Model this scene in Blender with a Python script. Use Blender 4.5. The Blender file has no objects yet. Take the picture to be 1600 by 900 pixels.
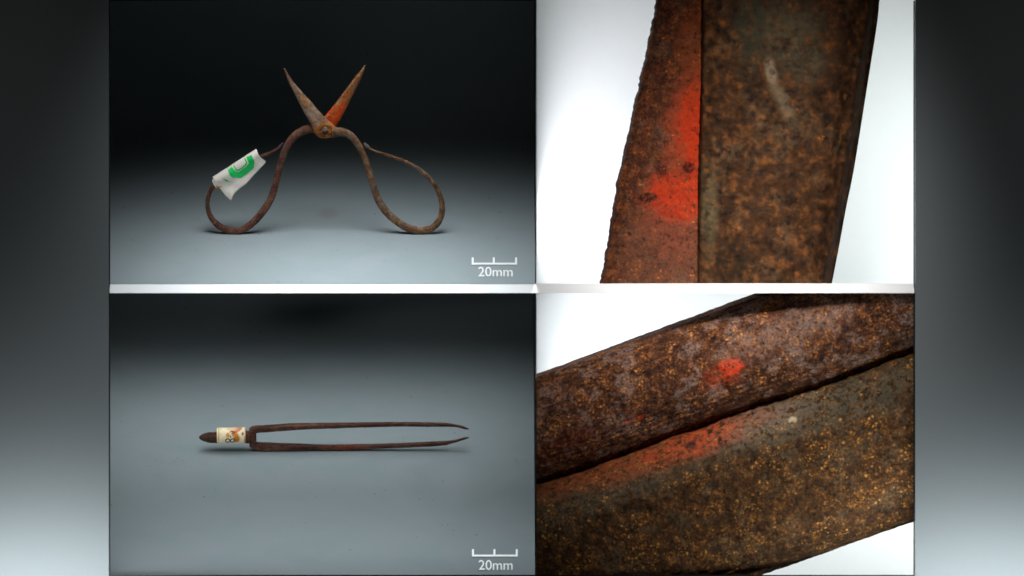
import bpy, bmesh, math
from mathutils import Vector, Matrix, noise
# ------------------------------------------------------------------ camera, world, lamps, exposure
S = 0.02 / 68.5                      # metres per pixel of the photograph (its 20 mm scale is 68.5 px)
TH = math.radians(25)                # the case leans back and the camera looks down by this angle
SN, CS = math.sin(TH), math.cos(TH)
CAMD = 12000                         # camera distance in px
FW = Vector((0, CS, -SN)); UP = Vector((0, SN, CS)); RT = Vector((1, 0, 0))
sc = bpy.context.scene
COL = sc.collection
def D(x, y, d): return (RT*x + UP*y + FW*d) * S          # case coordinates (px from the middle, up, depth)
CAM = D(0, 0, -CAMD)
cam = bpy.data.objects.new('camera', bpy.data.cameras.new('camera')); COL.objects.link(cam)
cam.location = CAM; cam.rotation_euler = (math.pi/2 - TH, 0, 0)
cam.data.sensor_width = 36; cam.data.lens = 36 * CAMD / 1600
cam.data.clip_start = 0.05; cam.data.clip_end = 50
sc.camera = cam
cam.data.dof.use_dof = True; cam.data.dof.focus_distance = (CAMD+235)*S; cam.data.dof.aperture_fstop = 10
sc.view_settings.view_transform = 'Standard'; sc.view_settings.look = 'None'
sc.view_settings.exposure = 0; sc.view_settings.gamma = 1
sc.render.engine = 'CYCLES'
sc.cycles.use_denoising = True
sc.cycles.max_bounces = 6
w = bpy.data.worlds.new('World'); sc.world = w; w.use_nodes = True
w.node_tree.nodes['Background'].inputs[0].default_value = (0.92, 1.0, 1.0, 1)
w.node_tree.nodes['Background'].inputs[1].default_value = 0.014

def lamp(name, loc, target, sx, sy, power, spread=180, color=(1, 1, 1)):
    """rectangular soft lamp; power is the irradiance-like figure, scaled to the small case"""
    l = bpy.data.lights.new(name, 'AREA'); l.shape = 'RECTANGLE'
    l.size = sx*S; l.size_y = sy*S; l.energy = power * (1000*S)**2; l.color = color
    l.spread = math.radians(spread)
    o = bpy.data.objects.new(name, l); COL.objects.link(o); o.location = loc
    o.rotation_euler = (Vector(target) - Vector(loc)).to_track_quat('-Z', 'Y').to_euler()
    return o
ZU = 6.5*CS                           # height of the scissors' table, px
YU = 6.5*SN
ZL = -452*CS                          # height of the tweezers' table
YL = -452*SN
def wp(x, y, z): return Vector((x, y, z)) * S
COOL = (0.93, 1.0, 1.03)
lamp('upper_table_lamp', wp(-265, YU-40, ZU+640), wp(-265, YU-30, ZU), 530, 360, 1.66, 66, COOL)
lamp('lower_table_lamp', wp(-350, YL+310, ZL+385), wp(-350, YL+300, ZL), 740, 200, 0.74, 100, (0.93, 1.0, 1.02))
lamp('lower_table_lamp', wp(-350, YL+570, ZL+385), wp(-350, YL+555, ZL), 740, 240, 0.78, 82, (0.93, 1.0, 1.02))
lamp('macro_front_lamp', D(430, 900, -1100), D(346, 10, 60), 150, 260, 1.34, 33, (1, 0.99, 0.97))
for yy, pw in ((230, 1.35), (-230, 1.9)):  # added unseen lights that whiten the stage
    lamp('stage_fill_side', D(42, yy, 470), D(900, yy, 470), 240, 450, pw, 180, (0.985, 0.985, 1.03))
    lamp('stage_fill_far', D(760, yy, 400), D(330, yy, 640), 200, 450, pw, 180, (0.93, 1.0, 0.96))
for sx in (-1, 1):
    lamp('side_gradient_light', D(sx*740, -500, -190), D(sx*730, -440, 30), 420, 50, 2.4, 150, COOL)  # added uplight out of view, makes the side panels bright at the bottom
    lamp('side_fill', D(sx*1050, 420, -600), D(sx*735, 300, 0), 200, 300, 0.05, 70, (1, 0.97, 0.95))  # added weak fill, lifts the upper part of the side panels

# ------------------------------------------------------------------ helpers
def ray(px, py): return (D(px-800, 450-py, 0) - CAM).normalized()
def hit_y(px, py, Y):                 # on the upright plane world y = Y (px)
    r = ray(px, py); return CAM + r*((Y*S - CAM.y)/r.y)
def hit_z(px, py, Z):                 # on the level plane world z = Z (px)
    r = ray(px, py); return CAM + r*((Z*S - CAM.z)/r.z)
def hit_d(px, py, d):                 # on the plane parallel to the front of the case, in case coordinates
    k = (CAMD+d)/CAMD; return Vector(((px-800)*k*S, d*S, (450-py)*k*S))
def lin(r, g, b):
    f = lambda c: (c/255/12.92 if c/255 <= 0.04045 else ((c/255+0.055)/1.055)**2.4)
    return (f(r), f(g), f(b), 1)

class G:
    """small wrapper to write node graphs as expressions"""
    def __init__(s, name):
        s.m = bpy.data.materials.new(name); s.m.use_nodes = True
        s.nt = s.m.node_tree; s.nt.nodes.clear()
        s.out = s.nt.nodes.new('ShaderNodeOutputMaterial')
        s.b = s.nt.nodes.new('ShaderNodeBsdfPrincipled')
        s.nt.links.new(s.b.outputs[0], s.out.inputs[0])
    def set(s, sock, v):
        if isinstance(v, bpy.types.NodeSocket): s.nt.links.new(v, sock)
        else: sock.default_value = v
    def node(s, t, ins={}, **kw):
        n = s.nt.nodes.new(t)
        for k, v in kw.items(): setattr(n, k, v)
        for k, v in ins.items(): s.set(n.inputs[k], v)
        return n
    def coord(s, stretch=(1, 1, 1)):
        t = s.node('ShaderNodeTexCoord').outputs['Object']
        k = 1/(100*S)
        return s.node('ShaderNodeMapping', {0: t, 3: (k*stretch[0], k*stretch[1], k*stretch[2])}).outputs[0]
    def noise(s, p, scale, detail=6, rough=0.6, dist=0):
        return s.node('ShaderNodeTexNoise', {'Vector': p, 'Scale': scale, 'Detail': detail, 'Roughness': rough, 'Distortion': dist}).outputs[0]
    def voro(s, p, scale, rnd=1):
        n = s.node('ShaderNodeTexVoronoi', {'Vector': p, 'Scale': scale, 'Randomness': rnd}); return n.outputs['Distance'], n.outputs['Color']
    def math(s, op, a, b=0.0, clamp=False):
        return s.node('ShaderNodeMath', {0: a, 1: b}, operation=op, use_clamp=clamp).outputs[0]
    def ss(s, v, a, b, lo=0.0, hi=1.0):
        return s.node('ShaderNodeMapRange', {0: v, 1: a, 2: b, 3: lo, 4: hi}, interpolation_type='SMOOTHSTEP').outputs[0]
    def mix(s, f, a, b, mode='MIX'):
        n = s.node('ShaderNodeMix', {}, data_type='RGBA', blend_type=mode)
        s.set(n.inputs[0], f); s.set(n.inputs[6], a); s.set(n.inputs[7], b); return n.outputs[2]
    def ramp(s, v, stops):
        n = s.node('ShaderNodeValToRGB', {0: v}); e = n.color_ramp.elements
        while len(e) < len(stops): e.new(0.5)
        for el, (p, c) in zip(e, stops): el.position = p; el.color = c
        return n.outputs[0]
    def xyz(s, p): return s.node('ShaderNodeSeparateXYZ', {0: p}).outputs
    def ellipse(s, p, cx, cz, rx, rz, rot=0, wob=0.5, nz=None, soft=0.25):
        x, y, z = s.xyz(p)
        dx = s.math('SUBTRACT', x, cx); dz = s.math('SUBTRACT', z, cz); c, q = math.cos(rot), math.sin(rot)
        u = s.math('DIVIDE', s.math('ADD', s.math('MULTIPLY', dx, c), s.math('MULTIPLY', dz, q)), rx)
        v = s.math('DIVIDE', s.math('SUBTRACT', s.math('MULTIPLY', dz, c), s.math('MULTIPLY', dx, q)), rz)
        r = s.math('SQRT', s.math('ADD', s.math('MULTIPLY', u, u), s.math('MULTIPLY', v, v)))
        if nz is not None: r = s.math('ADD', r, s.math('MULTIPLY', s.math('SUBTRACT', nz, 0.5), wob*2))
        return s.ss(r, 1-soft, 1+soft, 1.0, 0.0)
    def bump(s, h, dist, strength=1):
        return s.node('ShaderNodeBump', {'Height': h, 'Distance': dist*S, 'Strength': strength}).outputs[0]
    def done(s, col, rough=0.6, normal=None, spec=0.3, metal=0.0):
        s.set(s.b.inputs['Base Color'], col); s.set(s.b.inputs['Roughness'], rough)
        s.set(s.b.inputs['Specular IOR Level'], spec); s.set(s.b.inputs['Metallic'], metal)
        if normal is not None: s.set(s.b.inputs['Normal'], normal)
        return s.m

def flat(name, col, rough=0.7, spec=0.3, grain=0.0):
    g = G(name); p = g.coord(); n = g.noise(p, 9, 5, 0.6)
    c = g.mix(g.ss(n, 0.3, 0.7, 0.0, grain), col, (col[0]*0.75, col[1]*0.75, col[2]*0.75, 1))
    return g.done(c, rough, g.bump(n, 0.4, 0.3), spec)

def rust(name, dark, mid, lite, scale=1.0, lo=0.36, hi=0.66, grey=None, grey_amt=0.0, speck=None, speck_scale=14, speck_amt=0.2,
         pits=0.4, patches=(), gain=1.0, bump=1.2, rough=0.7, spec=0.12, soft_=False, stretch=(1, 1, 1), brk=(0.36, 0.56), bfreq=1.0):
    gn = lambda q_: None if q_ is None else (min(.95, q_[0]*gain), min(.95, q_[1]*gain), min(.95, q_[2]*gain), 1)
    dark, mid, lite, grey, speck = map(gn, (dark, mid, lite, grey, speck)); patches = [(*q_[:5], gn(q_[5]), *q_[6:]) for q_ in patches]
    g = G(name); p0 = g.coord(); ps = g.coord(stretch) if stretch != (1, 1, 1) else p0
    wn = g.node('ShaderNodeTexNoise', {'Vector': p0, 'Scale': 7*scale, 'Detail': 4, 'Roughness': 0.65}).outputs['Color']
    wv = g.node('ShaderNodeVectorMath', {0: wn, 1: (0.5, 0.5, 0.5)}, operation='SUBTRACT').outputs[0]
    wv = g.node('ShaderNodeVectorMath', {0: wv, 3: 0.16/scale}, operation='SCALE').outputs[0]
    p = g.node('ShaderNodeVectorMath', {0: p0, 1: wv}, operation='ADD').outputs[0]     # ragged, grain-like outlines
    n1 = g.noise(ps, 2.6*scale, 10, 0.7, 0.3)
    n2 = g.noise(ps, 9*scale, 8, 0.72) if not soft_ else g.noise(ps, 7*scale, 4, 0.5)
    n3 = g.noise(p0, 1.1*scale, 5, 0.65, 0.5)
    n4 = g.noise(p, 22*scale*bfreq, 5, 0.7) if not soft_ else g.noise(p, 5*scale, 2, 0.4)
    v = g.math('ADD', g.math('ADD', g.math('MULTIPLY', n1, 0.42), g.math('MULTIPLY', n2, 0.36)), g.math('MULTIPLY', n4, 0.22))
    c = g.ramp(v, [(lo, dark), ((lo+hi)/2, mid), (hi, lite)])
    if grey:
        m = g.math('MULTIPLY', g.ss(n3, 0.48, 0.62), g.ss(n2, 0.36, 0.58))
        c = g.mix(g.math('MULTIPLY', m, grey_amt), c, grey)
    pn = g.math('ADD', g.math('MULTIPLY', g.noise(p0, 1.7*scale, 8, 0.7, 0.5), 0.6), g.math('MULTIPLY', n2, 0.4))
    holes = g.ss(g.math('ADD', g.math('MULTIPLY', g.noise(p, 6.5*scale, 4, 0.6), 0.55), g.math('MULTIPLY', g.noise(p0, 3*scale, 6, 0.7), 0.45)), brk[0], brk[1], 0.0, 1.0)
    for (cx, cz, rx, rz, rot, colr, st, wob, soft) in patches:
        m = g.ellipse(p0, cx, cz, rx, rz, rot, wob*2.6, pn, soft*0.8)
        m = g.math('MULTIPLY', m, g.math('MULTIPLY', holes, st), True)
        c = g.mix(m, c, g.mix(g.ss(n2, 0.35, 0.65, 0.45, 0.0), colr, (colr[0]*0.5, colr[1]*0.4, colr[2]*0.4, 1)))
    h = g.math('ADD', g.math('ADD', g.math('MULTIPLY', n2, 1.0), g.math('MULTIPLY', n1, 0.7)), g.math('MULTIPLY', n4, 0.5))
    if speck:
        dens = g.ss(g.noise(p0, 1.3*scale, 5, 0.65), 0.42, 0.6, 0.06, 1.0)
        for k_, fr in ((1.0, 1.0), (1.9, 0.8)):
            vd, vc = g.voro(p, speck_scale*scale*k_)
            r = g.xyz(vc)[0]; r2 = g.xyz(vc)[1]
            m = g.math('MULTIPLY', g.ss(vd, 0.12, 0.55, 1.0, 0.0), g.ss(r, 1-speck_amt, 1-speck_amt*0.3))
            m = g.math('MULTIPLY', g.math('MULTIPLY', m, dens), g.math('ADD', g.math('MULTIPLY', r2, 0.75), 0.15))
            c = g.mix(g.math('MULTIPLY', m, fr), c, g.mix(r2, (speck[0]*0.6, speck[1]*0.45, speck[2]*0.4, 1), speck))
            h = g.math('ADD', h, g.math('MULTIPLY', m, 0.35))
    pv, pc = g.voro(p, 5*scale)
    pm = g.math('MULTIPLY', g.ss(pv, 0.1, 0.5, 1.0, 0.0), g.ss(g.xyz(pc)[1], 0.66, 0.85))
    c = g.mix(g.math('MULTIPLY', pm, pits), c, (dark[0]*0.6, dark[1]*0.6, dark[2]*0.6, 1))
    h = g.math('SUBTRACT', h, g.math('MULTIPLY', pm, 0.4))
    return g.done(c, g.ss(n2, 0.3, 0.7, rough-0.12, rough+0.2), g.bump(h, bump*2.2, 0.8), spec)

def new_obj(name, verts, faces, m, parent=None, smooth=True, tilt=False):
    me = bpy.data.meshes.new(name); me.from_pydata([tuple(v) for v in verts], [], faces); me.validate(); me.update()
    bm = bmesh.new(); bm.from_mesh(me); bmesh.ops.recalc_face_normals(bm, faces=bm.faces)
    for f in bm.faces: f.smooth = smooth
    bm.to_mesh(me); bm.free()
    return link(name, me, m, parent, tilt)
def link(name, me, m, parent=None, tilt=False):
    o = bpy.data.objects.new(name, me); COL.objects.link(o)
    if m: me.materials.clear(); me.materials.append(m)
    if parent: o.parent = parent
    elif tilt: o.rotation_euler = (-TH, 0, 0)
    return o
def empty(name, label, cat, loc=(0, 0, 0), tilt=False, group=None):
    o = bpy.data.objects.new(name, None); COL.objects.link(o); o.location = loc; o.empty_display_size = 0.01
    if tilt: o.rotation_euler = (-TH, 0, 0)
    o['label'] = label; o['category'] = cat
    if group: o['group'] = group
    return o
def structure(o, label=None):
    o['kind'] = 'structure'
    if label: o['label'] = label
    return o
def box(x0, x1, y0, y1, z0, z1, bev=0.0, seg=2):
    """verts/faces of a box in px, as (x, depth, up)"""
    bm = bmesh.new(); bmesh.ops.create_cube(bm, size=1)
    for v in bm.verts:
        v.co = Vector(((x0+x1)/2 + v.co.x*(x1-x0), (y0+y1)/2 + v.co.y*(y1-y0), (z0+z1)/2 + v.co.z*(z1-z0)))
    if bev: bmesh.ops.bevel(bm, geom=bm.edges[:], offset=bev, segments=seg, affect='EDGES', profile=0.5)
    bm.verts.index_update()
    vs = [v.co*S for v in bm.verts]; fs = [[v.index for v in f.verts] for f in bm.faces]; bm.free(); return vs, fs
def boxes(name, lst, m, parent=None, tilt=False, smooth=False):
    V, F = [], []
    for b in lst:
        v, f = box(*b); F += [[i+len(V) for i in q] for q in f]; V += v
    return new_obj(name, V, F, m, parent, smooth, tilt)
def crom(pts, n):
    """Catmull-Rom through points of any dimension, resampled to n even steps"""
    P = [Vector(p) for p in pts]; P = [P[0]*2-P[1]] + P + [P[-1]*2-P[-2]]
    fine = []
    for i in range(1, len(P)-2):
        for k in range(24):
            t = k/24; a, b, c, d = P[i-1], P[i], P[i+1], P[i+2]
            fine.append(0.5*((2*b) + (c-a)*t + (2*a-5*b+4*c-d)*t*t + (3*b-a-3*c+d)*t**3))
    fine.append(P[-2])
    L = [0]
    for a, b in zip(fine, fine[1:]): L.append(L[-1] + (b.xy-a.xy).length)
    out = []; j = 0
    for k in range(n):
        s = L[-1]*k/(n-1)
        while j < len(L)-2 and L[j+1] < s: j += 1
        t = 0 if L[j+1] == L[j] else min(1, max(0, (s-L[j])/(L[j+1]-L[j])))
        out.append(fine[j].lerp(fine[j+1], t))
    return out
def nz(v, sc_=1.0): return noise.noise(Vector(v)*sc_ + Vector((0.371, 0.613, 0.829)))
def interp(tab, x):
    if x <= tab[0][0]: return tab[0][1]
    for (a, p), (b, q) in zip(tab, tab[1:]):
        if x <= b: return p + (q-p)*(x-a)/(b-a)
    return tab[-1][1]
def sfun(tab, x):
    """smoothly interpolated table"""
    if x <= tab[0][0]: return tab[0][1]
    for (a, p), (b, q) in zip(tab, tab[1:]):
        if x <= b:
            t = (x-a)/(b-a); t = t*t*(3-2*t); return p + (q-p)*t
    return tab[-1][1]
def skin_loops(loops, cap=True):
    n = len(loops[0]); V = [p for l in loops for p in l]; F = []
    for i in range(len(loops)-1):
        for j in range(n):
            F.append([i*n+j, i*n+(j+1) % n, (i+1)*n+(j+1) % n, (i+1)*n+j])
    if cap: F.append(list(range(n))[::-1]); F.append([(len(loops)-1)*n+j for j in range(n)])
    return V, F

# ------------------------------------------------------------------ the case, papers and stages
def paper(name, base, dirt):
    g = G(name); p = g.coord(); n = g.noise(p, 1.2, 5, 0.6, 0.5); f = g.noise(p, 40, 3, 0.5)
    c = g.mix(g.ss(n, 0.35, 0.7, 0.0, 0.26), base, (base[0]*0.7, base[1]*0.85, base[2]*0.8, 1))
    k = g.noise(g.coord((1, 0.55, 1)), 3.2, 7, 0.75, 1.0)
    c = g.mix(g.math('MULTIPLY', g.ss(k, 0.655, 0.72), dirt), c, (0.06, 0.08, 0.05, 1))
    d, cc = g.voro(p, 5.5)
    fl = g.math('MULTIPLY', g.ss(d, 0.04, 0.13, 1.0, 0.0), g.ss(g.xyz(cc)[0], 0.86, 0.9))
    c = g.mix(g.math('MULTIPLY', fl, min(1, dirt*1.6)), c, (0.05, 0.05, 0.035, 1))
    return g, p, c, f
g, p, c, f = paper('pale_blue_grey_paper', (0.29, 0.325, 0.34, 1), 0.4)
m = g.ellipse(p, -2.95, 2.75, 0.13, 0.22, 0, 0.5, g.noise(p, 7), 0.6)
x_, y_, z_ = g.xyz(p)
pt = g.node('ShaderNodeCombineXYZ', {0: x_, 1: z_, 2: y_}).outputs[0]     # stain lies in the level plane
m = g.ellipse(pt, -2.93, 2.68, 0.14, 0.2, 0, 0.5, g.noise(p, 7), 0.6)
c = g.mix(g.math('MULTIPLY', m, 0.22), c, (0.22, 0.09, 0.05, 1))
M_paper_u = g.done(c, 0.75, g.bump(f, 0.3, 0.3), 0.15)
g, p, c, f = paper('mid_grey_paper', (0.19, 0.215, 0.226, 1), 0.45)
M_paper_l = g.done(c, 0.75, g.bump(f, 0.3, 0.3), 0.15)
M_black = flat('light_absorbing_black', (0.012, 0.013, 0.013, 1), 0.95, 0.05)  # deep black for the added sheets that swallow light
M_rail = flat('black_lacquer', (0.006, 0.006, 0.006, 1), 0.6, 0.2)
M_white = flat('white_gloss_paint', (0.9, 0.9, 0.9, 1), 0.5, 0.3, 0.03)
M_stage = flat('white_stage_paint', (0.83, 0.85, 0.86, 1), 0.85, 0.1, 0.05)
M_grey = flat('grey_matte_panel', (0.12, 0.131, 0.134, 1), 0.9, 0.1, 0.05)

def table(name, Z, Y, depth, m, label, R=60, top=None):
    """paper sheet: level table with a soft roll up at its far end, px"""
    prof = [(Y, Z)] + [(Y+depth*k/24, Z) for k in range(1, 25)]
    prof += [(Y+depth+R*math.sin(q_), Z+R-R*math.cos(q_)) for q_ in [math.radians(5*k) for k in range(1, 19)]]
    if top: prof.append((Y+depth+R, top))
    V = []; F = []
    xs = [-960 + (36+960)*k/40 for k in range(41)]
    for (yy, zz) in prof:
        for x in xs: V.append(Vector((x, yy, zz))*S)
    n = len(xs)
    for i in range(len(prof)-1):
        for j in range(n-1): F.append([i*n+j, i*n+j+1, (i+1)*n+j+1, (i+1)*n+j])
    return structure(new_obj(name, V, F, m), label)
table('floor', ZU, YU, 470, M_paper_u, 'pale blue grey paper table under the scissors', 260, ZU+760)
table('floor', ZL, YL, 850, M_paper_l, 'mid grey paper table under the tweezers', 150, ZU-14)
def sheet(name, pts, m, label):
    o = new_obj(name, [Vector(q)*S for q in pts], [[0, 1, 2, 3]], m); return structure(o, label)
bk = YU+470+270
sheet('backdrop', [(-960, bk, ZU-5), (36, bk, ZU-5), (36, bk, ZU+760), (-960, bk, ZU+760)], M_black, 'added black sheet behind the scissors, shade put in as black')  # hidden black sheet, added so the background falls to dark
bl = YL+850+160
sheet('backdrop', [(-960, bl, ZL-5), (36, bl, ZL-5), (36, bl, ZU-9), (-960, bl, ZU-9)], M_black, 'added black sheet behind the tweezers, shade put in as black')  # likewise added, its black stands for shade at the lower back
sheet('ceiling', [(-960, -5*SN, ZU-12), (36, -5*SN, ZU-12), (36, bl, ZU-12), (-960, bl, ZU-12)], M_black, 'added black sheet under the upper shelf, blocks light')  # out of view, added to part the light of the two tables
structure(boxes('wall', [(-964, -960, 40, 1500, -500, 1300)], M_black, None, True), 'added unseen black side that keeps ambient light out')  # unseen side, added to stop ambient light entering the niches
structure(boxes('backdrop', [(38, 900, 640, 646, -700, 700)], M_stage, None, True), 'white stage behind the magnified rusty metal')
M_side = M_grey
for sx, lb in ((-1, 'plain grey side panel beside the scissors and tweezers'), (1, 'plain grey side panel beside the magnified metal')):
    a, b = sorted((sx*629.5, sx*900))
    structure(boxes('wall', [(a, b, -10, -4, -560, 520)], M_side, None, True), lb)
case = empty('display_case', 'white crossbar and thin black frame dividing the four niches', 'display case', D(0, 0, 0), True)
sec = [(7, 5), (7, 2), (6.6, 1), (-7.8, -13), (-8, -12.6), (-8, 5)]             # white divider, its face sloped to catch the lamp from above
new_obj('crossbar', *skin_loops([[Vector((x, d_, y_))*S for y_, d_ in sec] for x in (-628, 628)]), M_white, case, False)
for b in ((-630, -628, -5, 5, -449, 449), (627.4, 629.2, -5, 5, -449, 449), (-630, 37, -1, 1, 448.6, 450.2), (-630, 629, -5, 5, -460, -448.4)):
    boxes('frame_rail', [b], M_rail, case)
boxes('light_baffle', [(36.6, 37.3, 0, 1000, -520, 520), (36.7, 37.2, -240, -0.01, 9, 448), (36.7, 37.2, -240, -0.01, -448, -14)], M_black, case)  # plates and forward fins added to stop lamp light crossing between niches
boxes('bounce_lining', [(37.6, 38.6, 110, 640, -600, -6), (37.6, 38.6, 110, 640, 5, 600)], M_stage, case)  # white plates added to bounce light onto the stage
boxes('shelf', [(38.8, 900, 5, 630, -5, 4)], M_stage, case)

# ------------------------------------------------------------------ scissors
YS = hit_z(507, 365.3, ZU).y/S                           # plane of the scissors, px
base = Vector((hit_y(507, 366, YS).x, YS*S, ZU*S))
sci = empty('scissors', 'open rusty iron scissors standing on wide looped handles', 'scissors', base)
def SP(px, py, dy=0.0):
    v = hit_y(px, py, YS) - base; v.y += dy*S; return v
PV = SP(508, 200)                      # pivot
def sw(px, py): v = SP(px, py); return v.x/(100*S), v.z/(100*S)     # texture position
RD, RM, RL = lin(66, 44, 36), lin(112, 78, 60), lin(158, 116, 84)
GR = lin(140, 124, 112)
q = sw(508, 203); q2 = sw(495, 206)
M_bladeA = rust('rusty_iron_blade', lin(80, 54, 44), lin(138, 102, 84), lin(190, 154, 120), 3.2, 0.41, 0.61, grey=lin(160, 146, 128), grey_amt=0.6, gain=1.35, speck=lin(196, 128, 40), speck_scale=5, speck_amt=0.2, pits=0.5,
    patches=[(q[0], q[1], 0.2, 0.16, 0, lin(176, 104, 40), 0.9, 0.4, 0.4), (*sw(476, 155), 0.05, 0.09, 0.6, lin(190, 130, 60), 0.8, 0.5, 0.4)], bump=0.7)
M_bladeB = rust('rusty_iron_blade_with_red_paint', lin(92, 62, 44), lin(152, 110, 76), lin(206, 164, 118), 3.2, 0.41, 0.61, gain=1.25, speck=lin(200, 130, 40), speck_scale=5, speck_amt=0.2, pits=0.5,
    patches=[(*sw(533, 168), 0.2, 0.36, -0.6, lin(190, 96, 30), 0.5, 0.6, 0.5), (*sw(524, 182), 0.17, 0.16, -0.5, lin(226, 74, 8), 0.97, 0.5, 0.3), (*sw(535, 167), 0.06, 0.1, -0.5, lin(226, 70, 10), 0.95, 0.6, 0.35),
             (*sw(541, 151), 0.05, 0.08, -0.5, lin(186, 84, 30), 0.7, 0.6, 0.4), (*sw(558, 125), 0.04, 0.07, -0.5, lin(170, 90, 40), 0.7, 0.6, 0.4)], bump=0.7)
M_hA = rust('rusty_iron_handle', lin(62, 42, 32), lin(116, 84, 62), lin(172, 136, 102), 3.0, 0.41, 0.61, grey=lin(134, 122, 112), grey_amt=0.6, gain=1.15, speck=lin(186, 130, 66), speck_scale=5, speck_amt=0.22, pits=0.5,
    patches=[(*sw(572, 226), 0.05, 0.07, 0.6, lin(96, 104, 106), 1.0, 0.2, 0.3)], bump=0.6)
M_hB = rust('reddish_rust_handle', lin(62, 36, 30), lin(112, 73, 60), lin(160, 118, 94), 3.0, 0.41, 0.61, grey=lin(126, 106, 98), grey_amt=0.5, speck=lin(170, 112, 66), speck_scale=5, speck_amt=0.18, pits=0.5,
    patches=[(*sw(440, 226), 0.05, 0.07, -0.6, lin(84, 84, 84), 0.9, 0.2, 0.3), (*sw(484, 204), 0.08, 0.06, 0, lin(150, 84, 34), 0.6, 0.5, 0.4)], bump=0.6)

def blade(name, left, right, m, yc, th):
    """left and right edges traced from tip to heel; a flat blade with a ridge and thin edges"""
    N = 90; L = crom(left, N); R = crom(right, N)
    us = [0, 0.02, 0.1, 0.22, 0.36, 0.5, 0.64, 0.78, 0.9, 0.98, 1]
    hs = [0.12, 0.3, 0.72, 0.95, 1, 1, 0.98, 0.85, 0.55, 0.25, 0.1]
    loops = []
    for i, (l, r) in enumerate(zip(L, R)):
        f = min(1, 0.35 + i/30)
        front = []; back = []
        for u, h in zip(us, hs):
            q_ = l.lerp(r, u); e = 0.35*nz((q_.x, q_.y, 3), 0.22) + 0.25*nz((q_.x, q_.y, 9), 0.6)
            ex = (0.5*nz((q_.x, q_.y, 5), 0.25)+0.3*nz((q_.x, q_.y, 1), 0.7)) * (1 if u in (0, 1) else 0) * min(1, i/10)
            front.append(SP(q_.x+ex, q_.y, yc - th*0.5*h*f + e*0.5)); back.append(SP(q_.x+ex, q_.y, yc + th*0.5*min(h, .7)*f))
        loops.append(front + back[::-1])
    return new_obj(name, *skin_loops(loops), m, sci)
blade('blade', [(443.6, 105), (450.3, 124.2), (458.9, 141.3), (468.2, 160), (479.1, 180.2), (486.5, 193.5), (490, 203), (495, 210.5), (503, 214.6)],
      [(445, 105), (455.8, 123), (471.3, 141.3), (488.4, 160), (498, 171.5), (508.6, 183), (519.5, 192.3), (527, 200), (527, 209)], M_bladeA, -4, 8)
b2 = blade('blade', [(570, 103), (560, 115.7), (541.3, 139.8), (522.7, 164.7), (508.6, 182), (500, 194), (494, 206)],
      [(571, 103.6), (567.8, 114.9), (560, 132), (549.1, 153.8), (539.8, 172.4), (528, 194), (516, 212)], M_bladeB, 3.5, 7)
b2['label'] = 'blade with bright red paint near the pivot'

def rod(name, pts, m, yc=0.0, flat_=0.9, parent=None, n=150, lead=None):
    """pts (px, py, width): a forged rod of soft rectangular section"""
    C_ = crom(pts, n); loops = []; K = 14
    for i, c_ in enumerate(C_):
        a = C_[max(0, i-1)]; b = C_[min(n-1, i+1)]; t = (b.xy-a.xy).normalized(); nn = Vector((-t.y, t.x))
        wdt = max(1.2, c_.z*(0.9 if c_.z < 7.6 else 1.0)) * (1 + 0.05*nz((c_.x, c_.y, 2), 0.12)); lp = []
        yo = yc if lead is None else yc*sfun(lead, i/(n-1))
        for k in range(K):
            an = 2*math.pi*k/K; ca, sa = math.cos(an), math.sin(an)
            e = 0.62; ux = math.copysign(abs(ca)**e, ca); uy = math.copysign(abs(sa)**e, sa)
            r = 1 + 0.06*nz((c_.x+ux*4, c_.y, uy*4), 0.3)
            q_ = c_.xy + nn*(wdt/2*ux*r); lp.append(SP(q_.x, q_.y, yo + wdt/2*flat_*uy*r))
        loops.append(lp)
    return new_obj(name, *skin_loops(loops), m, parent or sci)
HA = [(517, 207, 14), (523, 205.5, 14), (529, 205, 12.5), (536, 205.6, 11.3), (544.4, 208.9, 10.8), (551.5, 215, 10.5), (557.8, 223.3, 10.3), (563.5, 232.5, 10), (567.8, 242.2, 10), (572.5, 254.5, 10), (576.7, 267.8, 10), (583.3, 290, 10.5), (592.2, 314.4, 11), (606.7, 334.4, 11), (624.4, 348.9, 10.5),
      (642.2, 357.9, 10.7), (660, 360.4, 10.2), (675.6, 356, 10), (686.7, 343.3, 10), (691.1, 325.6, 9.3), (687.8, 307.8, 8), (680, 290, 7.5), (666.7, 274.4, 7), (651.1, 262.2, 6.2),
      (633.3, 252.7, 5.5), (615.6, 246.2, 5), (597.8, 240, 4), (584.4, 235.6, 3.3), (577.5, 232.4, 4), (572.4, 227.8, 6), (568.9, 223.4, 2.5)]
rod('handle', HA, M_hA, -3, 0.85, lead=[(0, 1), (0.15, 0)])
HB = [(500, 203, 13), (493, 202, 13), (486.7, 201.8, 12), (480, 202.5, 11.6), (473.3, 204.8, 11.6), (466, 208.5, 11.5), (460, 213.5, 11.5), (453.5, 220.5, 11.2), (448.9, 228, 11), (445, 235.5, 10.8), (442.2, 243.3, 10.7), (435.6, 265.6, 10.2), (431.1, 285.6, 10.5), (423.3, 310, 11.3), (411.1, 330, 11.2), (395.6, 347.4, 10.7),
      (377.8, 359.3, 10), (360, 360.6, 10), (342.2, 353, 9), (329.4, 338.9, 8), (324.2, 321.1, 7.5), (326.7, 303.3, 7.5), (333.3, 290.2, 7.5), (342, 281, 7), (360, 268, 6.5), (382, 256, 6), (400, 247.8, 5.6),
      (411.1, 243.3, 5.2), (424.4, 237.8, 4.5), (433.3, 232.8, 4), (438.9, 227.4, 4.4), (442, 223, 1.6)]
rod('handle', HB, M_hB, 3, 0.85, lead=[(0, 1), (0.15, 0)])['label'] = 'reddish rusty handle, its thin end wrapped in paper'
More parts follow.
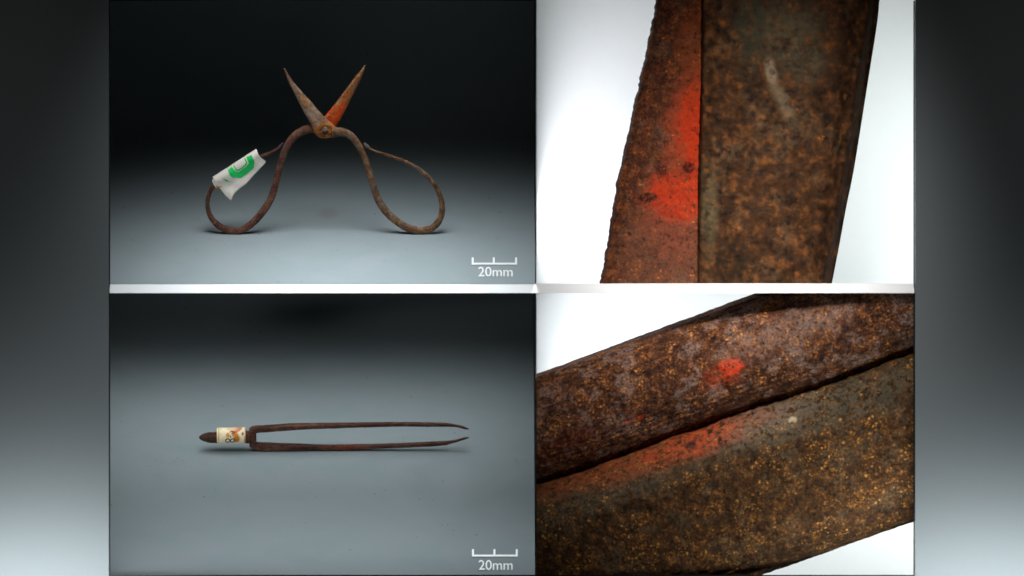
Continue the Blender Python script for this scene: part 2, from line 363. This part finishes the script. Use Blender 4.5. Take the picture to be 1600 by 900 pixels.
def lathe(name, prof, ctr, m, parent, n=28, sx=1.0):
    """prof (radius, toward the viewer) in px about a horizontal axis"""
    loops = []
    for r, f in prof:
        loops.append([ctr + Vector((math.cos(2*math.pi*k/n)*r*sx, -f, math.sin(2*math.pi*k/n)*r))*S * 1.0 for k in range(n)])
    for l in loops:
        for v in l: v += Vector((nz(v/S, .3), 0, nz(v/S+Vector((9, 9, 9)), .3)))*1.3*S + Vector((0, nz(v/S, .5)*0.9*S, 0))
    return new_obj(name, *skin_loops(loops), m, parent)
M_wash = rust('orange_rust_washer', lin(76, 46, 26), lin(164, 98, 40), lin(204, 140, 70), 3.5, 0.43, 0.6, speck=lin(210, 150, 70), speck_scale=5, bump=0.9)
M_riv = rust('purple_grey_rivet', lin(76, 56, 50), lin(118, 92, 84), lin(156, 126, 108), 3.5, bump=0.5)
lathe('pivot_washer', [(11.8, 3), (12, 7.2), (11, 8.3), (9, 8.9), (6.2, 8.8), (5.6, 8.2)], PV, M_wash, sci)
lathe('rivet', [(5.6, 2), (5.7, 9.2), (4.6, 10.6), (2.4, 11.6), (0.2, 11.8)], PV, M_riv, sci)

# paper tag wrapped round the left handle's thin end
M_tag = flat('cream_white_paper', lin(252, 240, 228), 0.8, 0.15, 0.06)
M_green = flat('green_print', lin(44, 222, 112), 0.7, 0.2, 0.25)
M_amber = flat('amber_glue', lin(196, 140, 30), 0.4, 0.4, 0.3)
tb = SP(372, 268)
tag = empty('paper_tag', 'white paper tag with green printed mark wrapped round the left handle', 'tag', base+tb)
TA, TB_ = Vector((331.5, 277.0)), Vector((400.5, 232.5))       # the fold along the upper edge
ax = (TB_-TA).normalized(); an_ = Vector((-ax.y, ax.x))
if an_.y < 0: an_ = -an_
def tag_y(px, py):                     # depth of the paper's front face (negative = toward the viewer)
    v = (Vector((px, py))-TA).dot(an_); t = (Vector((px, py))-TA).dot(ax)
    lift = 8.2*math.sqrt(max(0, 1-max(0, 1-v/9)**2)) if v < 9 else 8.2
    lift += max(0, v-24)*0.28*(1 - t/120) + (0.6*math.sin(t*0.09) + 1.5*nz((px, py, 0), 0.06) + 0.6*abs(nz((px, py, 4), 0.12)))*min(1, v/5)
    return -lift
def TP(px, py, dy): return SP(px, py, dy) - tb
low = [(333.2, 276.4), (339, 285), (347, 294.5), (353, 301.5), (357, 304.6), (361.7, 307.4), (364, 301.5), (367, 297), (371, 293.6), (376, 290), (381, 286.2), (385.5, 283), (391, 277), (396, 271.5), (400.5, 266.5), (405, 261.5), (409.5, 256.5), (415.3, 249.6), (409.5, 244.5), (404.5, 238.5), (401, 233)]
upe = [TA.lerp(TB_, t) for t in [0.008, .02, .05, .09, .13, .18, .24, .3, .36, .42, .49, .56, .63, .7, .77, .83, .88, .93, .96, .985, .996]]
lowr = crom([(a, b, 0) for a, b in low], 80); upr = crom([(q_.x, q_.y, 0) for q_ in upe], 80)
NV = 26; V = []; F = []
for i in range(80):
    for j in range(NV):
        t = (j/(NV-1))**1.25; q_ = upr[i].lerp(lowr[i], t); V.append(TP(q_.x, q_.y, tag_y(q_.x, q_.y)))
for i in range(79):
    for j in range(NV-1): F.append([i*NV+j, i*NV+j+1, (i+1)*NV+j+1, (i+1)*NV+j])
fl = new_obj('paper_flap', V, F, M_tag, tag)
md = fl.modifiers.new('thickness', 'SOLIDIFY'); md.thickness = 0.5*S; md.offset = 0
# roll of paper round the wire
def tube(name, a, b, ra, rb, m, parent, n=24, yc=0.0, wall=0.8, steps=8, P=TP):
    a = Vector(a); b = Vector(b); t = (b-a).normalized(); nn = Vector((-t.y, t.x)); loops = []
    order = [(k/steps, 0) for k in range(steps+1)] + [(k/steps, 1) for k in range(steps, -1, -1)]
    for (s_, inner) in order:
        c_ = a.lerp(b, s_); r = ra + (rb-ra)*s_ - wall*inner
        loops.append([P(c_.x+nn.x*r*math.cos(2*math.pi*k/n), c_.y+nn.y*r*math.cos(2*math.pi*k/n), yc + r*math.sin(2*math.pi*k/n)) for k in range(n)])
    loops.append(loops[0]); return new_obj(name, *skin_loops(loops, False), m, parent)
tube('paper_roll', (336, 287.5), (399, 248.5), 8.0, 7.2, M_tag, tag, wall=1.2)
tube('paper_roll', (335, 288), (352, 277.6), 6.4, 6.4, M_tag, tag, wall=2.4)
tube('glue_blob', (339.6, 291.6), (347, 287), 3.4, 3.6, M_amber, tag, yc=-5.2, wall=3.2)
def decal(name, poly, m, off=0.45, sub=True):
    bm = bmesh.new(); vs = [bm.verts.new((x, y, 0)) for x, y in poly]; bm.faces.new(vs)
    bmesh.ops.triangulate(bm, faces=bm.faces[:])
    for _ in range(3): bmesh.ops.subdivide_edges(bm, edges=bm.edges[:], cuts=1, use_grid_fill=True)
    bm.verts.index_update()
    V = [TP(v.co.x, v.co.y, tag_y(v.co.x, v.co.y)-off) for v in bm.verts]; F = [[v.index for v in f_.verts] for f_ in bm.faces]; bm.free()
    return new_obj(name, V, F, m, tag)
z6 = lambda l: [(320+x/10, 225+y/10) for x, y in l]
decal('printed_mark', z6([(348, 366), (405, 462), (440, 490), (575, 497), (770, 345), (782, 232), (728, 136), (648, 188), (688, 262), (655, 312), (540, 402), (478, 396), (418, 322)]), M_green)
decal('printed_mark', z6([(437, 312), (488, 384), (538, 390), (645, 304), (672, 262), (634, 196), (616, 207), (642, 258), (622, 296), (532, 368), (496, 364), (458, 302)]), M_green)
decal('printed_mark', z6([(285, 500), (350, 522), (380, 545), (450, 556), (370, 552), (320, 536)]), M_green)

# ------------------------------------------------------------------ tweezers
YT = hit_z(520, 703.2, ZL).y/S
tbase = Vector((hit_y(520, 703, YT).x, YT*S, ZL*S))
twz = empty('tweezers', 'long dark rusty iron tweezers lying on grey paper', 'tweezers', tbase)
def QP(px, py, dy=0.0):
    v = hit_y(px, py, YT) - tbase; v.y += dy*S; return v
def tw(px, py): v = QP(px, py); return v.x/(100*S), v.z/(100*S)
M_tw = rust('dark_rusty_tweezers', lin(38, 24, 20), lin(76, 48, 38), lin(122, 82, 62), 2.6, 0.42, 0.62, grey=lin(88, 70, 62), grey_amt=0.5, speck=lin(136, 88, 50), speck_scale=6, speck_amt=0.2, pits=0.5, bump=0.8, stretch=(0.35, 1, 1),
    patches=[(*tw(540, 697), 0.35, 0.04, 0.0, lin(124, 62, 44), 0.6, 0.6, 0.4)])
U_T = [(392, 666.2), (396.3, 664.6), (410, 663.8), (437.5, 662), (465, 660.5), (500, 660.2), (520, 660), (562.5, 659.5), (625, 659), (671.9, 659.5), (690, 660.1), (703, 661.2), (718.8, 664.2), (727, 667), (733, 670.2)]
U_B = [(392, 680), (396.3, 679), (401, 677), (423.8, 675.4), (465, 672.3), (500, 670.5), (520, 670), (562.5, 668.4), (625, 666.9), (668.8, 667.3), (690, 667.1), (705, 667.2), (713, 667.6), (725, 670.5), (733, 671)]
L_T = [(392, 687), (396, 688), (401, 689.5), (423.8, 690.9), (465, 692.3), (500, 694), (520, 694), (562.5, 693.4), (625, 691.9), (687.5, 688.8), (703, 687.9), (712.5, 686.5), (725, 683), (730, 682.6), (733, 683)]
L_B = [(392, 700.5), (395, 701), (401.8, 704.4), (437.5, 705.3), (470, 705), (500, 704.2), (520, 704), (562.5, 702.6), (625, 700.3), (687.5, 697), (703, 694), (712, 691.6), (722, 688.4), (729, 686), (733, 684.5)]
def arm(name, T, B, n=140):
    Tt = crom([(a, b, 0) for a, b in T], n*2); Bb = crom([(a, b, 0) for a, b in B], n*2); loops = []
    tt = [(q_.x, q_.y) for q_ in Tt]; bb = [(q_.x, q_.y) for q_ in Bb]
    for i in range(n):
        x = 392 + (733-392)*i/(n-1); t = interp(tt, x); b = interp(bb, x); h = max(0.8, b-t)*1.09
        h *= 1 + 0.05*nz((x, t, 0), 0.1); dep = h*0.92; hz = (h - dep*SN)/CS
        c_ = QP(x, (t+b)/2); lp = []
        for k in range(20):
            an = 2*math.pi*(k+0.5)/20; ca, sa = math.cos(an), math.sin(an); e = 0.4
            ux = math.copysign(abs(ca)**e, ca); uz = math.copysign(abs(sa)**e, sa)
            r = 1 + 0.05*nz((x+ux*5, ux*4, uz*5), 0.35)
            lp.append(c_ + Vector((0, dep/2*ux*r, hz/2*uz*r))*S)
        loops.append(lp)
    return new_obj(name, *skin_loops(loops), M_tw, twz)
arm('arm', U_T, U_B); arm('arm', L_T, L_B)
def xsweep(name, secs, m, dep_k=1.0, e=0.6, n=40, kk=22):
    """secs (x, top, bottom): body along x of soft section, px"""
    T = [(a, b) for a, b, c_ in secs]; B = [(a, c_) for a, b, c_ in secs]; loops = []
    for i in range(n):
        x = secs[0][0] + (secs[-1][0]-secs[0][0])*i/(n-1); t = interp(T, x); b = interp(B, x); h = b-t
        dep = h*dep_k/math.sqrt(1) ; c_ = QP(x, (t+b)/2); lp = []
        hz = h if e > 0.9 else (h - dep*SN)/CS
        for k in range(kk):
            an = 2*math.pi*(k+0.5)/kk; ca, sa = math.cos(an), math.sin(an)
            ux = math.copysign(abs(ca)**e, ca); uz = math.copysign(abs(sa)**e, sa); r = 1 + 0.04*nz((x+ux*5, ux*4, uz*5), 0.4)
            lp.append(c_ + Vector((0, dep/2*ux*r, hz/2*uz*r))*S)
        loops.append(lp)
    return new_obj(name, *skin_loops(loops), m, twz)
xsweep('yoke', [(389.6, 667, 699), (390.6, 665.5, 700.6), (393, 664.8, 701.2), (397, 664.8, 702.4), (399.6, 666, 702.8), (400.4, 668, 700)], M_tw, 0.42, 0.35)
M_fin = rust('dark_brown_finial', lin(36, 24, 22), lin(66, 44, 38), lin(98, 68, 54), 3, speck=lin(110, 80, 60), speck_scale=6, bump=1.6)
xsweep('shaft', [(338, 674.5, 693), (360, 673.5, 693), (390.5, 672.3, 693)], M_tw, 1.0, 1.0)
xsweep('pointed_finial', [(310.8, 683, 684), (311.4, 681.9, 685.2), (313, 680.2, 687), (316.5, 678, 688.9), (320, 676.6, 690.3), (325, 675.4, 691.8), (331, 674.7, 692.6), (336, 674.9, 692.6), (337, 674.2, 693), (340, 674.4, 692.8)], M_fin, 1.0, 1.0)
RL_ = 12.9; LC = 680.3
def lang(py): return TH + math.asin(max(-0.97, min(0.97, (LC-py)/RL_)))      # angle round the label
def lw(px, py): v = QP(px, LC); return v.x/(100*S), v.z/(100*S) + RL_*math.sin(lang(py))/100
# paper label round the shaft with stains and handwriting
g = G('aged_cream_paper'); p = g.coord(); n = g.noise(p, 8, 6, 0.65)
c = g.mix(g.ss(n, 0.4, 0.7, 0, 0.6), lin(226, 210, 178), lin(198, 172, 128))
pn = g.noise(p, 14, 5, 0.7)
for (cx, cy, rx, ry, rot, colr, st) in ((370, 685, .05, .075, 0, lin(176, 108, 34), 1.0), (367, 678.5, .05, .04, 0, lin(188, 120, 40), .9), (356.5, 680, .03, .035, 0, lin(186, 120, 44), .9), (379.5, 677.5, .018, .022, 0, lin(150, 70, 20), 1),
        (372, 671, .10, .02, .35, lin(176, 72, 52), .8), (342, 681, .012, .13, 0, lin(196, 156, 96), .9), (363, 669, .09, .018, 0, lin(206, 160, 120), .7), (383.2, 688, .012, .08, 0, lin(190, 120, 60), .9)):
    a, b = lw(cx, cy); c = g.mix(g.math('MULTIPLY', g.ellipse(p, a, b, rx, ry, rot, 0.35, pn, 0.35), st), c, colr)
M_lab = g.done(c, 0.75, g.bump(n, 0.5, 0.4), 0.2)
lab = tube('paper_label', (339.4, LC+0.6), (384, LC-0.4), RL_, RL_+0.1, M_lab, twz, n=48, wall=1.4, steps=12, P=lambda x, y, dy: QP(x, LC, 0) + Vector((0, dy*S, (LC-y)*S)))
M_ink = flat('black_ink', (0.012, 0.010, 0.009, 1), 0.6, 0.2)
def ink(pts, wd):
    """pen stroke lying on the curved label"""
    C_ = crom([(a, b, 0) for a, b in pts], 26); V = []; F = []
    for i, c_ in enumerate(C_):
        a = C_[max(0, i-1)]; b = C_[min(25, i+1)]; t = (b.xy-a.xy).normalized(); nn = Vector((-t.y, t.x))
        for s_ in (-1, 0, 1):
            q_ = c_.xy + nn*wd/2*s_; h = lang(q_.y)
            V.append(QP(q_.x, LC, 0) + Vector((0, -(RL_+0.35)*math.cos(h), (RL_+0.35)*math.sin(h)))*S)
    for i in range(25):
        for j in (0, 1): F.append([i*3+j, i*3+j+1, i*3+j+4, i*3+j+3])
    return V, F
def inks(name, strokes):
    V, F = [], []
    for pts, wd in strokes:
        v, f_ = ink(pts, wd); F += [[i+len(V) for i in q_] for q_ in f_]; V += v
    # the strokes are traced on the picture; the tilt of the view is taken out by sliding them round the paper
    return new_obj(name, V, F, M_ink, lab)
zz = lambda l: [(300+x/7.27, 640+y/7.27) for x, y in l]
inks('handwriting', [(zz([(435, 348), (418, 330), (396, 334), (384, 352), (396, 370), (420, 368), (436, 350), (452, 334), (474, 332), (486, 348), (474, 366), (450, 370), (436, 350)]), 1.5),
                     (zz([(436, 292), (442, 306), (447, 318)]), 1.5),
                     (zz([(430, 258), (452, 244), (480, 252), (492, 272)]), 1.1), (zz([(455, 246), (462, 262), (478, 284)]), 0.8)])

# ------------------------------------------------------------------ 20 mm scale bars lying on both papers
M_scale = flat('white_scale_plastic', (0.92, 0.92, 0.92, 1), 0.5, 0.2)
def scale_bar(Z, x0, xm, x1, yt, yb, tx0, tx1, ty0, ty1, label):
    c0 = hit_z((x0+x1)/2, yb, Z)
    sb = empty('scale_bar', label, 'scale bar', c0, False, '20 millimetre scale bars')
    def slab(name, rects, h=1.2):
        V, F = [], []
        for (a, b, c_, d_) in rects:
            k = len(V)
            for zo in (0.3, h):
                for (x, y) in ((a, c_), (b, c_), (b, d_), (a, d_)): V.append(hit_z(x, y, Z+zo)-c0)
            F += [[k+i for i in q_] for q_ in ((0, 1, 2, 3), (4, 5, 6, 7), (0, 1, 5, 4), (1, 2, 6, 5), (2, 3, 7, 6), (3, 0, 4, 7))]
        return new_obj(name, V, F, M_scale, sb, False)
    slab('scale_line', [(x0, x1, yb-3, yb)])
    for x in (x0+1.6, xm, x1-1.6): slab('tick', [(x-1.6, x+1.6, yt, yb-3)])
    cu = bpy.data.curves.new('lettering', 'FONT'); cu.body = '20mm'; cu.extrude = 0.02; cu.size = 1; cu.resolution_u = 6; cu.offset = 0.004
    to = bpy.data.objects.new('lettering', cu); COL.objects.link(to); bpy.context.view_layer.update()
    me = bpy.data.meshes.new_from_object(to.evaluated_get(bpy.context.evaluated_depsgraph_get()))
    bpy.data.objects.remove(to)
    xs = [v.co.x for v in me.vertices]; ys = [v.co.y for v in me.vertices]; X0, X1, Y0, Y1 = min(xs), max(xs), min(ys), max(ys)
    for v in me.vertices:
        x = tx0 + (v.co.x-X0)/(X1-X0)*(tx1-tx0); y = ty1 + (v.co.y-Y0)/(Y1-Y0)*(ty0-ty1)
        v.co = hit_z(x, y, Z + (1.2 if v.co.z > 0 else 0.3)) - c0
    link('lettering', me, M_scale, sb)
scale_bar(ZU, 737, 771.5, 808, 402, 413.5, 747.3, 801, 417, 432, 'white 20mm scale bar on the bright paper near the scissors')
scale_bar(ZL, 737.5, 772.5, 809, 858, 869.6, 748, 801, 875, 890.5, 'white 20mm scale bar on the grey paper near the tweezers')

# ------------------------------------------------------------------ magnified blade (upper right)
mo = hit_d(1130, 230, 60)
mag = empty('magnified_scissors', 'hugely magnified rusty scissor blades with a red paint streak', 'blade', D(mo.x/S, mo.z/S, mo.y/S), True)
def mw(px, py, d=60): v = hit_d(px, py, d)-mo; return v.x/(100*S), v.z/(100*S)
RED = (0.50, 0.034, 0.006, 1); RED2 = (0.33, 0.05, 0.018, 1); PINK = lin(128, 66, 46)
M_m1 = rust('coarse_rust_with_red_paint', lin(30, 16, 12), lin(84, 44, 26), lin(150, 84, 42), 2.4, 0.40, 0.62, grey=lin(104, 80, 62), grey_amt=0.45, speck=lin(196, 110, 42), speck_scale=9, speck_amt=0.3, pits=0.7, bump=1.0, brk=(0.37, 0.52),
    patches=[(*mw(1035, 405), 0.75, 0.62, 0, lin(108, 70, 52), 0.6, 0.5, 0.7), (*mw(1058, 330), 0.55, 0.66, 0.0, PINK, 0.8, 0.5, 0.5), (*mw(1078, 190), 0.36, 0.85, -0.16, RED2, 0.9, 0.45, 0.5),
             (*mw(1086, 185), 0.24, 0.60, -0.15, RED, 0.95, 0.4, 0.45), (*mw(1062, 305), 0.50, 0.36, -0.3, RED, 0.9, 0.5, 0.5), (*mw(1092, 240), 0.2, 0.6, 0, RED, 0.9, 0.4, 0.4),
             (*mw(1090, 70), 0.3, 0.6, 0, lin(150, 70, 30), 0.55, 0.5, 0.6), (*mw(1012, 308), 0.13, 0.07, 0, lin(40, 20, 16), 1.0, 0.6, 0.4), (*mw(1034, 265), 0.09, 0.1, 0, lin(60, 24, 18), 0.9, 0.6, 0.5), (*mw(1076, 262), 0.1, 0.09, 0, lin(52, 14, 12), 0.9, 0.6, 0.4)])
M_m2 = rust('smooth_brown_rust', lin(30, 19, 11), lin(68, 42, 23), lin(122, 74, 38), 1.3, 0.38, 0.66, grey=lin(98, 82, 60), grey_amt=0.35, speck=lin(160, 96, 42), speck_scale=6, speck_amt=0.12, pits=0.5, bump=0.8, bfreq=0.6, soft_=True, rough=0.75, spec=0.1, brk=(0.34, 0.56),
    patches=[(*mw(1222, 158), 0.11, 0.36, 0.45, lin(140, 122, 96), 0.5, 0.6, 0.7), (*mw(1203, 112), 0.09, 0.2, 0.2, lin(160, 142, 116), 0.7, 0.4, 0.6), (*mw(1240, 60), 0.45, 0.6, 0.5, lin(100, 92, 70), 0.6, 0.6, 0.8), (*mw(1170, 40), 0.22, 0.7, 0.0, lin(62, 66, 52), 0.7, 0.5, 0.7), (*mw(1108, 330), 0.12, 0.7, 0.0, lin(98, 88, 62), 0.6, 0.5, 0.6),
             (*mw(1145, 415), 0.3, 0.35, 0.0, lin(36, 28, 18), 0.8, 0.5, 0.6), (*mw(1310, 130), 0.14, 0.18, 0.0, lin(34, 24, 16), 0.8, 0.5, 0.5)])
E_L = [(1029, -20), (1025, 2), (1007, 90), (985, 190), (972, 250), (961, 300), (950, 370), (937, 442), (935.5, 452)]
E_M = [(1096, -20), (1096, 2), (1095, 125), (1091, 280), (1090, 442), (1090, 452)]
E_R = [(1376, -20), (1374, 2), (1370, 40), (1355, 135), (1335, 260), (1322, 325), (1312, 380), (1300, 442), (1298, 452)]
def edge(tab, n=400):
    c_ = crom([(a, b, 0) for a, b in tab], n); t = [(q_.y, q_.x) for q_ in c_]; return lambda y: interp(t, y)
eL, eM, eR = edge(E_L), edge(E_M), edge(E_R)
def slab_y(name, fl_, fr_, prof, m, rag, amp, seed, n=300, nu=90, back=105):
    loops = []
    for i in range(n):
        y = -22 + (445.5+22)*i/(n-1); front = []; bk_ = []
        for j in range(nu):
            u = j/(nu-1); a, b = fl_(y), fr_(y)
            a += rag*(1.6*nz((y, seed, 0), 0.06)+1.2*nz((y, seed, 4), 0.16)+0.7*nz((y, seed, 7), 0.4)); x = a+(b-a)*u
            d = sfun(prof, u) + amp*(1.5*nz((x, y, seed), 0.045) + 0.9*nz((x, y, seed), 0.13) + 0.45*nz((x, y, seed), 0.35))
            front.append(hit_d(x, y, d)-mo)
        for u in (1, 0.66, 0.33, 0):
            bk_.append(hit_d(fl_(y)+(fr_(y)-fl_(y))*(0.02+0.96*u), y, back)-mo)
        loops.append(front+bk_)
    return new_obj(name, *skin_loops(loops), m, mag)
slab_y('rear_blade', eL, lambda y: eM(y)+25, [(0, 98), (0.04, 84), (0.12, 76), (0.3, 72), (1, 74)], M_m1, 1.2, 1.6, 3)['label'] = 'narrow blade with bright red paint'
slab_y('front_blade', eM, eR, [(0, 70), (0.02, 50), (0.1, 42), (0.34, 32), (0.66, 31), (0.82, 38), (0.92, 58), (1, 102)], M_m2, 0.5, 1.7, 8)
# a stray fibre lying against the white stage
g0 = hit_d(852, 384, 630)
hb = empty('hair_fibre', 'short curled hair on the white stage beside the magnified blades', 'hair', D(g0.x/S, g0.z/S, g0.y/S), True)
C_ = crom([(838, 383, 0), (848, 381, 0), (857, 379.5, 0), (861, 384, 0), (864.5, 388, 0), (868, 386, 0), (867, 382, 0)], 40); loops = []
for i, c_ in enumerate(C_):
    loops.append([hit_d(c_.x, c_.y+0.65*math.cos(k*1.047), 632+0.7*math.sin(k*1.047))-g0 for k in range(6)])
new_obj('hair_strand', *skin_loops(loops), flat('grey_hair', lin(150, 150, 156), 0.6), hb)

# ------------------------------------------------------------------ magnified tweezer arms (lower right)
to_ = hit_d(1130, 680, 60)
mgt = empty('magnified_tweezers', 'hugely magnified pair of rusty tweezer arms with orange red paint', 'tweezers', D(to_.x/S, to_.z/S, to_.y/S), True)
def nw(px, py, d=60): v = hit_d(px, py, d)-to_; return v.x/(100*S), v.z/(100*S)
A_ = math.radians(19.5)
M_t1 = rust('granular_rust_upper_arm', lin(34, 20, 15), lin(90, 53, 33), lin(178, 114, 68), 2.6, 0.44, 0.62, grey=lin(138, 112, 100), grey_amt=0.8, speck=lin(240, 160, 78), speck_scale=7, speck_amt=0.55, pits=0.7, bump=1.1, brk=(0.41, 0.55),
    patches=[(*nw(1139, 575), 0.2, 0.13, A_, (0.8, 0.055, 0.012, 1), 1.2, 0.4, 0.6), (*nw(1125, 587), 0.3, 0.18, A_, lin(190, 70, 34), 0.5, 0.5, 0.6), (*nw(990, 655), 0.14, 0.05, A_, lin(200, 50, 20), 0.8, 0.5, 0.5), (*nw(900, 690), 0.6, 0.22, A_, lin(96, 34, 18), 0.75, 0.5, 0.6),
             (*nw(1225, 520), 0.9, 0.26, A_, lin(142, 112, 98), 0.6, 0.6, 0.6)])
M_t2 = rust('granular_rust_lower_arm', lin(36, 24, 14), lin(80, 51, 26), lin(158, 104, 50), 2.2, 0.44, 0.63, grey=lin(100, 86, 64), grey_amt=0.4, speck=lin(228, 160, 74), speck_scale=8, speck_amt=0.55, pits=0.6, bump=1.1, brk=(0.41, 0.55),
    patches=[(*nw(880, 792), 1.9, 0.26, A_*0.9, lin(84, 80, 64), 0.8, 0.3, 0.6), (*nw(1290, 637), 2.2, 0.30, A_, lin(104, 98, 80), 0.75, 0.3, 0.6), (*nw(1185, 660), 0.75, 0.24, A_, lin(132, 114, 98), 0.75, 0.4, 0.6), (*nw(1010, 714), 1.7, 0.24, A_, lin(160, 80, 46), 0.68, 0.6, 0.7), (*nw(1085, 690), 0.75, 0.2, A_, lin(196, 76, 42), 0.6, 0.6, 0.7),
             (*nw(1078, 695), 0.1, 0.06, A_, lin(44, 34, 36), 0.9, 0.5, 0.4), (*nw(1237, 655), 0.07, 0.05, A_, lin(206, 196, 166), 0.9, 0.4, 0.5), (*nw(1330, 850), 3, 0.4, A_, lin(38, 27, 18), 0.6, 0.5, 0.6)])
y_top = lambda x: 585 - 0.370*(x-837); y_grv = lambda x: 756 - 0.349*(x-837) + 3.2*nz((x, 5, 2), 0.02) + 1.6*nz((x, 1, 2), 0.07) - 3*math.exp(-((x-1150)/60)**2); y_bot = lambda x: 1023.5 - 0.353*(x-837)
def bar_x(name, ft, fb, prof, m, amp, seed, n=330, nu=150, back=125):
    loops = []
    for i in range(n):
        x = 780 + (1480-780)*i/(n-1); front = []; bk_ = []
        for j in range(nu):
            u = j/(nu-1); a, b = ft(x), fb(x)
            rg = 1.3*nz((x, seed, 0), 0.05)+0.8*nz((x, seed, 4), 0.15)+0.5*nz((x, seed, 7), 0.4)
            y = a + (b-a)*u + rg*(1 - abs(2*u-1)*0.2)
            d = sfun(prof, u) + amp*(1.6*nz((x, y, seed), 0.04) + 1.0*nz((x, y, seed), 0.12) + 0.6*nz((x, y, seed), 0.33))
            front.append(hit_d(x, y, d)-to_)
        for u in (1, 0.66, 0.33, 0): bk_.append(hit_d(x, ft(x)+(fb(x)-ft(x))*(0.02+0.96*u), back)-to_)
        loops.append(front+bk_)
    o = new_obj(name, *skin_loops(loops), m, mgt)
    bm = bmesh.new(); bm.from_mesh(o.data)
    for co, no in ((Vector((38.5*S, 0, 0))-to_, (-1, 0, 0)), (Vector((690*S, 0, 0))-to_, (1, 0, 0)), (Vector((0, 0, -6*S))-to_, (0, 0, 1)), (Vector((0, 0, -520*S))-to_, (0, 0, -1))):
        r = bmesh.ops.bisect_plane(bm, geom=bm.verts[:]+bm.edges[:]+bm.faces[:], plane_co=co, plane_no=no, clear_outer=True)
        ed = [e_ for e_ in r['geom_cut'] if isinstance(e_, bmesh.types.BMEdge)]
        if ed: bmesh.ops.edgeloop_fill(bm, edges=ed)
    bm.to_mesh(o.data); bm.free(); return o
def rnd(d0, H, e, n=24): return [(k/n, d0 + H*(1 - (1-abs(2*k/n-1)**e)**(1/e))) for k in range(n+1)]
bar_x('arm', y_top, lambda x: y_grv(x)+6, [(u, min(d_, 84) if u > 0.5 else d_) for u, d_ in rnd(8, 90, 2.0)], M_t1, 1.7, 11, back=104)['label'] = 'upper arm with a small bright red spot'
pr = [(u, d_ + (7*math.exp(-((u-0.27)/0.05)**2))*-1) for u, d_ in [(a_, min(b_, 68) if a_ < 0.5 else b_) for a_, b_ in rnd(8, 84, 2.5)]]
bar_x('arm', y_grv, y_bot, pr, M_t2, 1.9, 17, back=108)['label'] = 'lower arm with orange red paint along the joint'

# ------------------------------------------------------------------ crumbs of rust shed on both papers
import random
rn = random.Random(7)
def crumbs(Z, spots, m, label):
    V, F = [], []
    for (px, py, r) in spots:
        c_ = hit_z(px, py, Z); k = len(V); q_ = [Vector((rn.uniform(.6, 1.3)*math.cos(a), rn.uniform(.6, 1.3)*math.sin(a), 0))*r*S for a in (0, 1.25, 2.5, 3.8, 5.0)]
        V += [c_+v for v in q_] + [c_+Vector((rn.uniform(-.3, .3), rn.uniform(-.3, .3), rn.uniform(.5, .9)))*r*S]
        F += [[k+i, k+(i+1) % 5, k+5] for i in range(5)]
    o = new_obj('rust_crumbs', V, F, m, None, False); o['kind'] = 'stuff'; o['label'] = label
M_cr = flat('dark_rust_crumbs', (0.10, 0.085, 0.06, 1), 0.9, 0.1, 0.5)
def spots(cx, cy, sx_, sy_, n, r0, r1, lo): return [(cx+rn.gauss(0, sx_), min(lo, cy+rn.gauss(0, sy_)), rn.uniform(r0, r1)) for _ in range(n)]
crumbs(ZU, spots(505, 372, 90, 14, 34, .35, .9, 438) + spots(350, 380, 50, 12, 14, .35, .8, 438) + spots(660, 340, 90, 30, 16, .35, .8, 438), M_cr, 'tiny rust crumbs scattered under the scissors')
crumbs(ZL, spots(270, 722, 30, 8, 12, .5, 1.1, 890) + spots(500, 740, 150, 50, 40, .4, 1.0, 890) + spots(430, 815, 120, 30, 14, .4, 1.1, 890), M_cr, 'tiny rust crumbs scattered around the tweezers')
